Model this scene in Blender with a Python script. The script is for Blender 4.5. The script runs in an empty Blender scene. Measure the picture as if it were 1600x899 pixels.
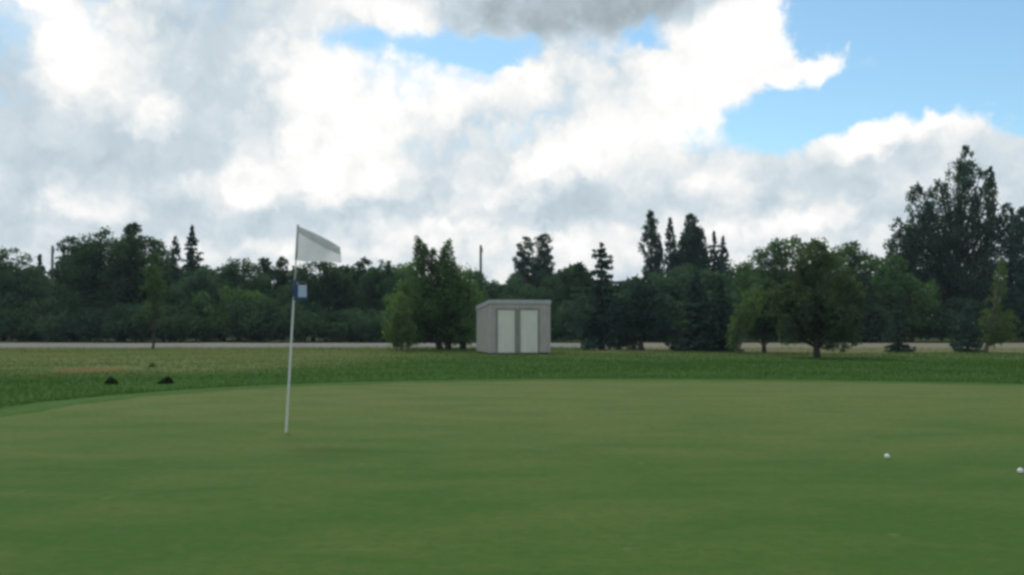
import bpy, math, random
import numpy as np
from mathutils import Vector

# ------------------------------------------------------------------ camera, sky, sun, exposure
scene = bpy.context.scene
COL = scene.collection
F = 1386.0                      # focal length in pixels of the 1600 x 899 photograph
EYE = 1.16
PITCH = math.atan(50.5 / F)     # the level horizon lies a little under the middle of the frame

cam_data = bpy.data.cameras.new('camera')
cam_data.sensor_width = 36.0
cam_data.lens = 36.0 * F / 1600.0
cam_data.clip_start = 0.1
cam_data.clip_end = 20000.0
cam = bpy.data.objects.new('camera', cam_data)
COL.objects.link(cam)
cam.location = (0, 0, EYE)
cam.rotation_euler = (math.pi / 2 + PITCH, 0, 0)
scene.camera = cam

def ray(px, py):
    u = (px - 800.0) / F
    v = (449.5 - py) / F
    return u, math.cos(PITCH) - v * math.sin(PITCH), math.sin(PITCH) + v * math.cos(PITCH)

def at(px, py, dist):
    """world x and z of a sight line at a distance (world y)"""
    a, b, c = ray(px, py)
    return a * dist / b, EYE + c * dist / b

def sky_dir(px, py):
    a, b, c = ray(px, py)
    n = math.sqrt(a * a + b * b + c * c)
    return math.atan2(a, b), math.asin(c / n)

SUN_EL, SUN_AZ = math.radians(52), math.radians(-18)     # behind the clouds ahead, a little to one side

class Nodes:
    """small helper to write node trees as expressions"""
    def __init__(self, tree):
        self.t = tree; self.n = tree.nodes; self.l = tree.links
    def link(self, a, b):
        if isinstance(a, (int, float)):
            b.default_value = a
        elif isinstance(a, (tuple, list)):
            b.default_value = a
        else:
            self.l.new(a, b)
    def math(self, op, a, b=0.0, c=None, clamp=False):
        m = self.n.new('ShaderNodeMath'); m.operation = op; m.use_clamp = clamp
        self.link(a, m.inputs[0]); self.link(b, m.inputs[1])
        if c is not None: self.link(c, m.inputs[2])
        return m.outputs[0]
    def vmath(self, op, a, b=(0, 0, 0), scale=None):
        m = self.n.new('ShaderNodeVectorMath'); m.operation = op
        self.link(a, m.inputs[0])
        if scale is not None: self.link(scale, m.inputs['Scale'])
        else: self.link(b, m.inputs[1])
        return m.outputs[0]
    def noise(self, vec, scale, detail=4.0, rough=0.55, lac=2.0, dist=0.0, color=False, dims='3D'):
        m = self.n.new('ShaderNodeTexNoise'); m.noise_dimensions = dims
        self.link(vec, m.inputs['Vector'])
        m.inputs['Scale'].default_value = scale; m.inputs['Detail'].default_value = detail
        m.inputs['Roughness'].default_value = rough; m.inputs['Lacunarity'].default_value = lac
        m.inputs['Distortion'].default_value = dist
        return m.outputs['Color' if color else 'Fac']
    def mapr(self, v, a, b, c=0.0, d=1.0, smooth=True):
        m = self.n.new('ShaderNodeMapRange'); m.interpolation_type = 'SMOOTHSTEP' if smooth else 'LINEAR'
        self.link(v, m.inputs['Value'])
        for k, x in zip(('From Min', 'From Max', 'To Min', 'To Max'), (a, b, c, d)): self.link(x, m.inputs[k])
        return m.outputs['Result']
    def mix(self, f, a, b, blend='MIX'):
        m = self.n.new('ShaderNodeMix'); m.data_type = 'RGBA'; m.blend_type = blend
        self.link(f, m.inputs[0])
        for x, s in ((a, m.inputs[6]), (b, m.inputs[7])):
            if isinstance(x, (tuple, list)): s.default_value = tuple(x)[:3] + (1.0,)
            else: self.l.new(x, s)
        return m.outputs[2]
    def blob(self, vec, c, r, rot=0.0):
        """soft elliptical bump, 1 in the middle and 0 at radius r"""
        m = self.n.new('ShaderNodeMapping'); m.vector_type = 'TEXTURE'
        self.link(vec, m.inputs['Vector'])
        m.inputs['Location'].default_value = (c[0], c[1], 0)
        m.inputs['Rotation'].default_value = (0, 0, rot)
        m.inputs['Scale'].default_value = (r[0], r[1], 1)
        g = self.n.new('ShaderNodeTexGradient'); g.gradient_type = 'SPHERICAL'
        self.l.new(m.outputs[0], g.inputs[0])
        return g.outputs['Fac']

world = bpy.data.worlds.new('World')
scene.world = world
world.use_nodes = True
W = Nodes(world.node_tree)
W.n.clear()
out = W.n.new('ShaderNodeOutputWorld')
sky = W.n.new('ShaderNodeTexSky')
sky.sky_type = 'NISHITA'; sky.sun_disc = False
sky.sun_elevation = SUN_EL; sky.sun_rotation = SUN_AZ
sky.altitude = 600; sky.air_density = 1.0; sky.dust_density = 0.6; sky.ozone_density = 1.6
bg_sky = W.n.new('ShaderNodeBackground'); bg_sky.inputs['Strength'].default_value = 0.095
W.l.new(W.mix(1.0, sky.outputs[0], (1.02, 1.22, 1.14), 'MULTIPLY'), bg_sky.inputs['Color'])

tc = W.n.new('ShaderNodeTexCoord')
sep = W.n.new('ShaderNodeSeparateXYZ'); W.l.new(tc.outputs['Generated'], sep.inputs[0])
az = W.math('ARCTAN2', sep.outputs[0], sep.outputs[1])
el = W.math('ARCSINE', sep.outputs[2])
cmb = W.n.new('ShaderNodeCombineXYZ'); W.link(az, cmb.inputs[0]); W.link(el, cmb.inputs[1])
P0 = cmb.outputs[0]
D3 = tc.outputs['Generated']
# cloud outlines: the direction is stirred by noise at two sizes
w1 = W.vmath('SUBTRACT', W.noise(D3, 7.0, 3, 0.55, color=True), (0.5, 0.5, 0.5))
w2 = W.vmath('SUBTRACT', W.noise(D3, 30.0, 4, 0.62, color=True), (0.5, 0.5, 0.5))
P = W.vmath('ADD', P0, W.vmath('SCALE', w1, scale=0.060))
P = W.vmath('ADD', P, W.vmath('SCALE', w2, scale=0.045))
# billows: rounded heads of cloud at two sizes
def billow(vec, scale):
    v_ = W.n.new('ShaderNodeTexVoronoi'); v_.feature = 'F1'; v_.inputs['Scale'].default_value = scale
    W.link(vec, v_.inputs['Vector'])
    return v_.outputs['Distance']
DW = W.vmath('ADD', D3, W.vmath('SCALE', w2, scale=0.05))
puff = W.math('MULTIPLY_ADD', billow(DW, 42.0), -0.5, W.math('MULTIPLY_ADD', billow(DW, 17.0), -1.0, 0.62))

def blobs(spec):
    tot = None
    for (px, py, rx, ry, rot, wgt) in spec:
        c = sky_dir(px, py)
        b = W.blob(P, c, (rx / F, ry / F), math.radians(rot))
        tot = W.math('MULTIPLY_ADD', b, wgt, tot if tot is not None else 0.0)
    return tot

# where blue shows (minus) and where cloud is thick (plus): x, y, half sizes, tilt, weight
cover = blobs([
    (1480, 30, 300, 200, 0, -2.0), (1330, 50, 150, 130, 0, -0.9), (1190, 195, 190, 75, 12, -1.5), (1390, 160, 140, 50, 15, -0.9),
    (1600, 160, 120, 110, 0, -1.9), (1420, -140, 420, 240, 0, -1.2),
    (640, 84, 240, 28, -3, -0.72), (790, 80, 110, 24, 8, -0.6), (890, 20, 260, 70, 0, 0.7), (770, 165, 120, 60, 0, 0.6), (1015, 62, 60, 52, 0, -1.15), (890, 115, 170, 60, 0, 1.0),
    (1130, 120, 200, 130, 35, 1.0), (1180, 15, 110, 110, 0, 1.0), (1280, 110, 200, 42, 3, 2.1), (1000, 200, 300, 160, 30, 0.8),
    (1440, 215, 230, 80, 20, 1.5), (1525, 180, 80, 60, 0, 0.8), (1250, 300, 350, 100, 10, 0.9), (1600, 270, 120, 80, 0, 1.0),
    (620, 190, 330, 130, 0, 0.8), (200, 120, 380, 240, 0, 0.9), (560, 10, 230, 55, 0, 0.9), (890, 0, 330, 80, 0, 1.4),
    (60, 360, 400, 120, 0, 0.5), (800, 350, 1100, 90, 0, 0.6),
])
base = W.noise(D3, 2.6, 3, 0.55)
fine = W.noise(D3, 18.0, 5, 0.6)
dens = W.math('ADD', cover, W.math('MULTIPLY', W.math('SUBTRACT', base, 0.40), 1.8))
dens = W.math('ADD', dens, W.math('MULTIPLY', W.math('SUBTRACT', fine, 0.5), 0.9))
dens = W.math('MULTIPLY_ADD', puff, 0.9, dens)
dens = W.math('MULTIPLY_ADD', W.mapr(el, 0.21, 0.10), 1.3, dens)        # cloud closes up towards the horizon
alpha = W.mapr(dens, -0.42, 0.56)

# thick cores in the shade of their own height against sunlit heads
shade = blobs([
    (115, 75, 110, 105, -20, 1.6), (235, 180, 55, 60, 0, 1.3), (60, 25, 80, 60, 0, 0.6),
    (590, 160, 270, 120, 0, 1.5), (480, 275, 220, 60, -4, 1.2), (720, 130, 150, 70, 0, 0.9), (600, 20, 170, 50, 0, 0.8), (450, 110, 60, 60, 0, 0.6),
    (1110, 130, 280, 95, 38, 1.9), (860, 260, 170, 60, 30, 0.9), (1290, 112, 170, 60, 0, 1.4), (1170, 30, 110, 90, 0, 1.1),
    (1420, 175, 150, 45, 20, 1.2), (1510, 165, 80, 80, 0, 1.2), (1090, 292, 140, 42, 0, 1.0), (1230, 347, 150, 26, 6, 0.9),
    (130, 325, 90, 40, 0, 1.0), (860, 375, 300, 30, 0, 0.5), (950, 90, 90, 60, 0, 0.5), (440, 300, 150, 26, 0, 0.7), (1380, 215, 120, 22, 22, 0.9), (820, 275, 130, 22, 26, 0.8), (60, 268, 110, 26, 0, 0.5), (700, 352, 200, 18, 0, 0.7), (400, 385, 180, 18, 0, 0.6), (1020, 395, 160, 16, 0, 0.5),
    (895, 8, 280, 62, 0, -1.6), (350, 130, 110, 150, 0, -1.3), (10, 130, 90, 200, 0, -1.1),
    (210, 235, 220, 75, 0, -1.3), (120, 190, 120, 80, 0, -0.7), (400, 50, 130, 80, 0, -0.6),
    (715, 225, 140, 90, 0, -1.3), (960, 280, 200, 60, 10, -0.6), (880, 305, 260, 55, 0, -0.9), (1310, 275, 260, 50, 12, -1.5), (1010, 318, 140, 22, 0, -0.7), (600, 312, 160, 18, 0, -0.6), (170, 352, 180, 16, 0, -0.7), (1450, 330, 160, 24, 0, -0.6), (1600, 260, 100, 70, 0, -1.0),
    (640, 335, 400, 34, 0, -0.5), (60, 390, 300, 40, 0, -0.6), (330, 330, 200, 45, 0, -0.7), (1060, 340, 130, 26, 0, -0.4), (30, 300, 120, 40, 0, -0.4),
])
dark = W.blob(W.vmath('ADD', P0, W.vmath('SCALE', w1, scale=0.05)), sky_dir(890, -5), (330 / F, 90 / F))
streak_p = W.vmath('MULTIPLY', D3, (4.5, 4.5, 36.0))
streak = W.math('SUBTRACT', W.noise(streak_p, 1.0, 4, 0.55), 0.5)
low = W.mapr(el, 0.18, 0.07)                    # flat layers towards the horizon
wide = W.math('SUBTRACT', W.noise(D3, 5.0, 3, 0.5), 0.5)
s_ = W.math('MULTIPLY_ADD', puff, 0.6, shade)
s_ = W.math('MULTIPLY_ADD', W.math('SUBTRACT', fine, 0.5), 0.7, s_)
s_ = W.math('MULTIPLY_ADD', wide, 0.8, s_)
s_ = W.math('MULTIPLY_ADD', W.math('MULTIPLY', streak, low), 1.0, s_)
off = W.vmath('ADD', DW, (0.010, 0.0, -0.018))
relief = W.math('SUBTRACT', W.noise(DW, 15.0, 4, 0.55), W.noise(off, 15.0, 4, 0.55))
s_ = W.math('MULTIPLY_ADD', relief, 1.1, s_)
lit = W.mapr(s_, -1.15, 1.2)
lum = W.math('MULTIPLY_ADD', lit, 0.265, 0.545)
lum = W.math('MULTIPLY_ADD', puff, 0.10, lum)
lum = W.math('MULTIPLY_ADD', relief, 0.20, lum)
lum = W.math('MULTIPLY_ADD', W.math('SUBTRACT', fine, 0.5), 0.10, lum)
lum = W.math('MINIMUM', lum, 0.86)
lum = W.math('MULTIPLY_ADD', W.mapr(dark, 0.0, 0.6), -0.18, lum)
lum = W.math('MAXIMUM', lum, 0.22)
tint = W.mapr(lum, 0.46, 0.76)
ccol = W.mix(tint, (0.85, 1.0, 1.10), (1.0, 1.0, 0.985))
ccol = W.vmath('SCALE', ccol, scale=lum)
bg_cl = W.n.new('ShaderNodeBackground'); W.l.new(ccol, bg_cl.inputs['Color'])
bg_cl.inputs['Strength'].default_value = 1.0
mixw = W.n.new('ShaderNodeMixShader')
W.l.new(alpha, mixw.inputs[0]); W.l.new(bg_sky.outputs[0], mixw.inputs[1]); W.l.new(bg_cl.outputs[0], mixw.inputs[2])
W.l.new(mixw.outputs[0], out.inputs['Surface'])
world.cycles.sampling_method = 'MANUAL'
world.cycles.sample_map_resolution = 256

sun_data = bpy.data.lights.new('sun', 'SUN')
sun_data.energy = 1.5
sun_data.angle = math.radians(14)
sun_data.color = (1.0, 0.96, 0.9)
sun = bpy.data.objects.new('sun', sun_data)
COL.objects.link(sun)
sd = Vector((math.sin(SUN_AZ) * math.cos(SUN_EL), math.cos(SUN_AZ) * math.cos(SUN_EL), math.sin(SUN_EL)))
sun.rotation_euler = sd.to_track_quat('Z', 'Y').to_euler()
sun.location = (0, 0, 40)

scene.view_settings.view_transform = 'Standard'
scene.view_settings.look = 'None'
scene.view_settings.exposure = 0.4
scene.view_settings.gamma = 1.0
scene.view_settings.use_curve_mapping = False
scene.render.engine = 'CYCLES'
scene.cycles.use_denoising = True
scene.cycles.max_bounces = 4
scene.cycles.diffuse_bounces = 2
scene.cycles.filter_width = 3.2          # the soft lens of an old phone

# ------------------------------------------------------------------ helpers
rng = np.random.default_rng(7)

def tag(o, label=None, cat=None, group=None, kind=None):
    if label: o['label'] = label
    if cat: o['category'] = cat
    if group: o['group'] = group
    if kind: o['kind'] = kind
    return o

def empty(name, loc, label, cat, group=None):
    o = bpy.data.objects.new(name, None)
    o.empty_display_size = 0.2
    COL.objects.link(o); o.location = loc
    return tag(o, label, cat, group)

def mesh_obj(name, verts, faces, mat, parent=None, smooth=False, tint=None):
    """verts (n,3) array; faces: (m,3)/(m,4) array or list of lists"""
    me = bpy.data.meshes.new(name)
    verts = np.asarray(verts, dtype=np.float32)
    if isinstance(faces, np.ndarray):
        k = faces.shape[1]
        me.vertices.add(len(verts)); me.vertices.foreach_set('co', verts.ravel())
        me.loops.add(faces.size); me.loops.foreach_set('vertex_index', faces.astype(np.int32).ravel())
        me.polygons.add(len(faces))
        me.polygons.foreach_set('loop_start', np.arange(0, faces.size, k, dtype=np.int32))
        me.update(calc_edges=True)
    else:
        me.from_pydata([tuple(v) for v in verts.tolist()], [], faces)
    if tint is not None:
        a = me.attributes.new('tint', 'FLOAT', 'FACE')
        a.data.foreach_set('value', np.asarray(tint, dtype=np.float32))
    if smooth:
        me.polygons.foreach_set('use_smooth', np.ones(len(me.polygons), dtype=bool))
    me.materials.append(mat)
    me.validate()
    o = bpy.data.objects.new(name, me)
    COL.objects.link(o)
    if parent is not None: o.parent = parent
    return o

def new_mat(name):
    m = bpy.data.materials.new(name); m.use_nodes = True
    N = Nodes(m.node_tree)
    b = N.n['Principled BSDF']
    return m, N, b

def set_spec(b, v): b.inputs['Specular IOR Level'].default_value = v

def bump(N, b, height, strength, dist):
    bm = N.n.new('ShaderNodeBump'); bm.inputs['Strength'].default_value = strength
    bm.inputs['Distance'].default_value = dist
    N.l.new(height, bm.inputs['Height']); N.l.new(bm.outputs[0], b.inputs['Normal'])

# ------------------------------------------------------------------ the lie of the land
def sstep(a, b, x):
    t = np.clip((x - a) / (b - a), 0, 1); return t * t * (3 - 2 * t)

# outline of the putting green (metres), the far rim as seen, the near rim behind the camera
GREEN = np.array([(-6.4, 3.0), (-6.35, 7.0), (-6.15, 10.4), (-5.75, 13.0), (-4.1, 15.2), (-1.2, 16.55), (1.5, 16.95), (4.0, 16.8),
                  (6.8, 16.3), (9.2, 15.4), (11.5, 13.4), (12.6, 10.0), (12.2, 5.0), (10.0, 0.5), (6.0, -3.0), (1.0, -4.6), (-3.5, -2.6)])
def closed_spline(pts, n):
    m = len(pts); outp = []
    for i in range(m):
        p0, p1, p2, p3 = pts[i - 1], pts[i], pts[(i + 1) % m], pts[(i + 2) % m]
        for k in range(n):
            t = k / n
            outp.append(0.5 * ((2 * p1) + (-p0 + p2) * t + (2 * p0 - 5 * p1 + 4 * p2 - p3) * t * t + (-p0 + 3 * p1 - 3 * p2 + p3) * t ** 3))
    return np.array(outp)
RIM = closed_spline(GREEN, 14)
RIM_C = np.array([2.6, 6.6])
rim_ang = np.arctan2(RIM[:, 1] - RIM_C[1], RIM[:, 0] - RIM_C[0])
order = np.argsort(rim_ang)
rim_ang = rim_ang[order]; rim_rad = np.hypot(RIM[:, 0] - RIM_C[0], RIM[:, 1] - RIM_C[1])[order]
def green_dist(x, y):
    """roughly how far outside the green's rim (negative inside)"""
    a = np.arctan2(y - RIM_C[1], x - RIM_C[0]); r = np.hypot(x - RIM_C[0], y - RIM_C[1])
    return r - np.interp(a, rim_ang, rim_rad, period=2 * math.pi)

def wav(x, y):
    return (0.5 * np.sin(x * 0.55 + 1.3) * np.cos(y * 0.42 + 0.4) + 0.3 * np.sin(x * 1.3 + y * 0.9) + 0.2 * np.sin(y * 2.1 - x * 0.7 + 2.0))
def land(x, y):
    x = np.asarray(x, float); y = np.asarray(y, float)
    d = green_dist(x, y)
    z = -0.10 * sstep(0.0, 2.2, d) - 0.08 * sstep(2, 18, d) - 0.07 * sstep(18, 34, d)
    z = z + 0.022 * wav(x, y) * sstep(0.2, 2.5, d) * (1 - 0.7 * sstep(38, 44, y)) * (1 - sstep(80, 150, np.abs(y) + np.abs(x)))
    z = z - 0.10 * np.exp(-((y - 41.8) / 0.9) ** 2) * (np.abs(x) < 400)          # shallow ditch before the road
    return z
def gz(x, y): return float(land(x, y))

# ---------------- ground material
def grass_ground():
    m, N, b = new_mat('rough_ground')
    geo = N.n.new('ShaderNodeNewGeometry')
    pos = geo.outputs['Position']
    sp = N.n.new('ShaderNodeSeparateXYZ'); N.l.new(pos, sp.inputs[0])
    flat = N.vmath('MULTIPLY', pos, (1, 1, 0))
    stretch = N.vmath('MULTIPLY', pos, (0.35, 1.0, 0))
    n1 = N.noise(stretch, 0.55, 4, 0.6); n2 = N.noise(flat, 3.5, 5, 0.65); n3 = N.noise(flat, 40, 3, 0.6)
    col = N.mix(N.mapr(n2, 0.3, 0.7), (0.042, 0.098, 0.020), (0.064, 0.126, 0.032))
    dry = N.mix(N.mapr(n2, 0.35, 0.7), (0.160, 0.195, 0.085), (0.25, 0.235, 0.12))
    yy = N.math('MULTIPLY_ADD', N.math('SUBTRACT', n1, 0.5), 9.0, sp.outputs[1])
    # the unmown, drier ground left of the green starts nearer
    left = N.mapr(sp.outputs[0], -1.0, -9.0)
    start = N.math('MULTIPLY_ADD', left, -8.0, 29.0)
    k = N.mapr(N.math('SUBTRACT', yy, start), -1.5, 3.5)
    k = N.math('MULTIPLY', k, N.math('MULTIPLY_ADD', left, 0.55, 0.30))
    k = N.math('MULTIPLY', k, N.mapr(n1, 0.32, 0.60, 0.15, 1.0))
    col = N.mix(k, col, dry)
    # straw-coloured verge along the road on the side past the shed
    tan = N.mix(n2, (0.155, 0.15, 0.082), (0.22, 0.205, 0.118))
    right = N.mapr(sp.outputs[0], 1.0, 6.0)
    v = N.math('MULTIPLY', N.mapr(yy, 35.5, 38.5), N.mapr(yy, 58, 55))
    col = N.mix(N.math('MULTIPLY', N.math('MULTIPLY', v, right), 0.9), col, tan)
    # bare reddish earth
    bl = N.blob(N.vmath('ADD', flat, N.vmath('SCALE', N.noise(flat, 1.6, 4, 0.6, color=True), scale=0.5)), (-10.9, 23.9), (1.3, 1.5))
    col = N.mix(N.mapr(bl, 0.05, 0.4, 0, 0.65), col, (0.21, 0.10, 0.05))
    bl2 = N.blob(N.vmath('ADD', flat, N.vmath('SCALE', N.noise(flat, 1.1, 4, 0.6, color=True), scale=0.9)), (-11.0, 21.2), (7.5, 0.8))
    col = N.mix(N.mapr(bl2, 0.1, 0.6, 0, 0.55), col, (0.13, 0.085, 0.045))
    # woodland floor beyond the road
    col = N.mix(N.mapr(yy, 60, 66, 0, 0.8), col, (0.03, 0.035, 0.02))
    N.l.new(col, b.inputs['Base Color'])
    b.inputs['Roughness'].default_value = 1.0; set_spec(b, 0.02)
    bump(N, b, N.math('ADD', n2, N.math('MULTIPLY', n3, 0.4)), 0.9, 0.05)
    return m
M_ROUGH = grass_ground()

def green_mat():
    m, N, b = new_mat('putting_green_turf')
    geo = N.n.new('ShaderNodeNewGeometry'); pos = geo.outputs['Position']
    flat = N.vmath('MULTIPLY', pos, (1, 1, 0))
    st = N.vmath('MULTIPLY', pos, (0.45, 1.0, 0))
    n0 = N.noise(st, 0.33, 3, 0.5); n1 = N.noise(st, 1.5, 5, 0.62, dist=0.3); n2 = N.noise(flat, 9, 5, 0.65); n3 = N.noise(flat, 90, 3, 0.7)
    sp = N.n.new('ShaderNodeSeparateXYZ'); N.l.new(pos, sp.inputs[0])
    # paler, olive far half: partly grazing-angle sheen painted into the turf colour, partly mottling
    far = N.mapr(N.math('MULTIPLY_ADD', N.math('SUBTRACT', n0, 0.5), 10.0, sp.outputs[1]), 4.5, 12.5)
    k = N.math('MULTIPLY_ADD', N.math('SUBTRACT', n1, 0.5), 1.9, N.math('MULTIPLY_ADD', far, 0.70, 0.12), clamp=True)
    col = N.mix(k, (0.058, 0.121, 0.023), (0.143, 0.168, 0.051))
    col = N.mix(N.mapr(n2, 0.42, 0.75, 0, 0.35), col, (0.128, 0.138, 0.046))
    col = N.mix(N.mapr(n3, 0.3, 0.62, 0.42, 0), col, (0.040, 0.085, 0.022))
    n4 = N.noise(N.vmath('MULTIPLY', pos, (0.5, 1.0, 0)), 22, 4, 0.7)
    col = N.mix(N.mapr(n4, 0.42, 0.72, 0, 0.7), col, (0.046, 0.098, 0.022))
    vo = N.n.new('ShaderNodeTexVoronoi'); vo.inputs['Scale'].default_value = 1.3; N.l.new(flat, vo.inputs['Vector'])     # old ball marks
    col = N.mix(N.mapr(N.math('ADD', vo.outputs['Distance'], N.math('MULTIPLY', n2, 0.04)), 0.045, 0.075, 0.6, 0), col, (0.15, 0.15, 0.07))
    N.l.new(col, b.inputs['Base Color'])
    b.inputs['Roughness'].default_value = 0.95; set_spec(b, 0.04)
    bump(N, b, N.math('ADD', N.math('MULTIPLY', n3, 0.6), n2), 0.5, 0.012)
    return m
M_GREEN = green_mat()

def polar_sheet(name, rings, nseg, mat, lift=0.0, rim=None):
    """disc around the green's middle whose rings follow the rim's shape near it and the land everywhere"""
    ang = np.linspace(-math.pi, math.pi, nseg, endpoint=False)
    rr = np.interp(ang, rim_ang, rim_rad, period=2 * math.pi)
    vs = [np.array([[RIM_C[0], RIM_C[1], 0.0]])]
    for r in rings:
        if r <= 1: rad = rr * r
        else:
            w = np.clip((r - 1) / 40.0, 0, 1); rad = (rr + (r - 1)) * (1 - w) + (13.0 + r) * w
        vs.append(np.stack([RIM_C[0] + rad * np.cos(ang), RIM_C[1] + rad * np.sin(ang), np.zeros(nseg)], 1))
    V = np.concatenate(vs); V[:, 2] = land(V[:, 0], V[:, 1]) + lift
    fc = []
    for j in range(nseg): fc.append([0, 1 + j, 1 + (j + 1) % nseg])
    for i in range(len(rings) - 1):
        a = 1 + i * nseg; c = a + nseg
        for j in range(nseg):
            k = (j + 1) % nseg
            fc.append([a + j, c + j, c + k, a + k])
    o = mesh_obj(name, V, fc, mat, smooth=True)
    return tag(o, kind='structure')

rings = [0.5, 0.9, 1.0] + [1 + x for x in np.concatenate([np.arange(0.3, 3, 0.3), np.arange(3, 60, 0.75), [65, 75, 90, 120, 180, 300, 600, 1200, 2500]])]
polar_sheet('ground', rings, 240, M_ROUGH)
polar_sheet('putting_green', [0.25, 0.5, 0.7, 0.85, 0.95, 1.0], 360, M_GREEN, lift=0.012)

# the collar: a strip of longer, fresher grass mown round the green
def collar_mat():
    m, N, b = new_mat('collar_turf')
    geo = N.n.new('ShaderNodeNewGeometry'); flat = N.vmath('MULTIPLY', geo.outputs['Position'], (1, 1, 0))
    n1 = N.noise(flat, 1.4, 4, 0.6); n2 = N.noise(flat, 18, 4, 0.7)
    col = N.mix(N.mapr(n1, 0.3, 0.7), (0.056, 0.122, 0.028), (0.082, 0.148, 0.042))
    col = N.mix(N.mapr(n2, 0.4, 0.7, 0, 0.5), col, (0.036, 0.082, 0.018))
    N.l.new(col, b.inputs['Base Color']); b.inputs['Roughness'].default_value = 1.0; set_spec(b, 0.02)
    bump(N, b, n2, 0.7, 0.03)
    return m
ang = np.linspace(-math.pi, math.pi, 420, endpoint=False)
rr = np.interp(ang, rim_ang, rim_rad, period=2 * math.pi)
V = []
for dr, lf in ((-0.12, 0.0155), (0.0, 0.019), (0.3, 0.022), (0.6, 0.022), (0.85, 0.018), (0.95, -0.01)):
    q = rr + dr + (0.05 * np.sin(ang * 47) + 0.03 * np.sin(ang * 113 + 1)) * (abs(dr - 0.36) > 0.3)
    x_, y_ = RIM_C[0] + q * np.cos(ang), RIM_C[1] + q * np.sin(ang)
    V.append(np.stack([x_, y_, land(x_, y_) + lf], 1))
V = np.concatenate(V); n = 420
fc = [[i * n + j, (i + 1) * n + j, (i + 1) * n + (j + 1) % n, i * n + (j + 1) % n] for i in range(5) for j in range(n)]
tag(mesh_obj('collar', V, fc, collar_mat(), smooth=True), kind='structure')

# ---------------- road
def road_mat():
    m, N, b = new_mat('pale_road_surface')
    geo = N.n.new('ShaderNodeNewGeometry'); pos = geo.outputs['Position']
    st = N.vmath('MULTIPLY', pos, (0.12, 1.0, 0))
    n1 = N.noise(st, 0.9, 4, 0.6); n2 = N.noise(pos, 30, 3, 0.6)
    sp = N.n.new('ShaderNodeSeparateXYZ'); N.l.new(pos, sp.inputs[0])
    grey = N.mix(n1, (0.145, 0.142, 0.118), (0.21, 0.20, 0.165))
    tanc = N.mix(n1, (0.15, 0.14, 0.09), (0.21, 0.195, 0.125))
    col = N.mix(N.mapr(sp.outputs[0], 2.0, 9.0), grey, tanc)
    col = N.mix(N.mapr(n2, 0.4, 0.7, 0, 0.35), col, (0.12, 0.115, 0.10))
    N.l.new(col, b.inputs['Base Color']); b.inputs['Roughness'].default_value = 0.9; set_spec(b, 0.2)
    bump(N, b, n2, 0.4, 0.02)
    return m
xs = np.concatenate([[-2400, -800, -300, -120], np.arange(-80, 81, 2.0), [120, 300, 800, 2400]])
ys = np.array([44.2, 44.6, 46.5, 48.5, 50.5, 52.4, 52.8])
lifts = np.array([-0.05, 0.03, 0.06, 0.08, 0.06, 0.03, -0.05])
V = []
for yy_, lf in zip(ys, lifts):
    wob = 0.12 * np.sin(xs * 0.7 + yy_) + 0.08 * np.sin(xs * 1.9)
    yv = np.full_like(xs, yy_) + wob
    V.append(np.stack([xs, yv, land(xs, yv) + lf + 0.01], 1))
V = np.concatenate(V); n = len(xs)
fc = [[i * n + j, i * n + j + 1, (i + 1) * n + j + 1, (i + 1) * n + j] for i in range(len(ys) - 1) for j in range(n - 1)]
tag(mesh_obj('road', V, fc, road_mat(), smooth=True), kind='structure')

# ------------------------------------------------------------------ plant materials
def leaf_mat(name, a, b_, trans=0.3, rough=0.9):
    m, N, b = new_mat(name)
    at_ = N.n.new('ShaderNodeAttribute'); at_.attribute_name = 'tint'
    oi = N.n.new('ShaderNodeObjectInfo')
    col = N.mix(at_.outputs['Fac'], a, b_)
    hs = N.n.new('ShaderNodeHueSaturation')
    N.link(N.math('MULTIPLY_ADD', oi.outputs['Random'], 0.03, 0.485), hs.inputs['Hue'])
    N.link(N.math('MULTIPLY_ADD', oi.outputs['Random'], 0.35, 0.82), hs.inputs['Value'])
    N.l.new(col, hs.inputs['Color'])
    N.l.new(hs.outputs[0], b.inputs['Base Color'])
    b.inputs['Roughness'].default_value = rough; set_spec(b, 0.03)
    tr = N.n.new('ShaderNodeBsdfTranslucent')
    bc = N.mix(1.0, hs.outputs[0], (1.2, 1.35, 0.6), 'MULTIPLY'); N.l.new(bc, tr.inputs['Color'])
    mx = N.n.new('ShaderNodeMixShader'); mx.inputs[0].default_value = trans
    o_ = N.n['Material Output']
    N.l.new(b.outputs[0], mx.inputs[1]); N.l.new(tr.outputs[0], mx.inputs[2]); N.l.new(mx.outputs[0], o_.inputs['Surface'])
    return m
L_DARK = leaf_mat('dark_broadleaf_foliage', (0.056, 0.096, 0.066), (0.074, 0.124, 0.080), 0.36)  # bluish cast stands in for air haze, put into the leaf colour
L_MID = leaf_mat('green_broadleaf_foliage', (0.072, 0.128, 0.060), (0.100, 0.170, 0.078), 0.40)
L_LIGHT = leaf_mat('pale_green_foliage', (0.098, 0.158, 0.064), (0.145, 0.210, 0.090), 0.4)
L_GREEN = leaf_mat('fresh_green_foliage', (0.096, 0.168, 0.080), (0.130, 0.215, 0.100), 0.45)
L_POPLAR = leaf_mat('poplar_foliage', (0.060, 0.100, 0.082), (0.080, 0.128, 0.098), 0.36)
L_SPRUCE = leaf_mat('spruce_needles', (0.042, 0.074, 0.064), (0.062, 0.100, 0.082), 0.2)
L_PINE = leaf_mat('pine_needles', (0.074, 0.116, 0.064), (0.102, 0.124, 0.068), 0.34)
L_GRASS = leaf_mat('grass_blades', (0.042, 0.094, 0.020), (0.058, 0.116, 0.028), 0.35)
L_DRY = leaf_mat('dry_grass_blades', (0.18, 0.21, 0.095), (0.26, 0.25, 0.13), 0.4)
L_TUFT = leaf_mat('dark_tuft_foliage', (0.018, 0.034, 0.014), (0.040, 0.068, 0.026), 0.2)

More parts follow.
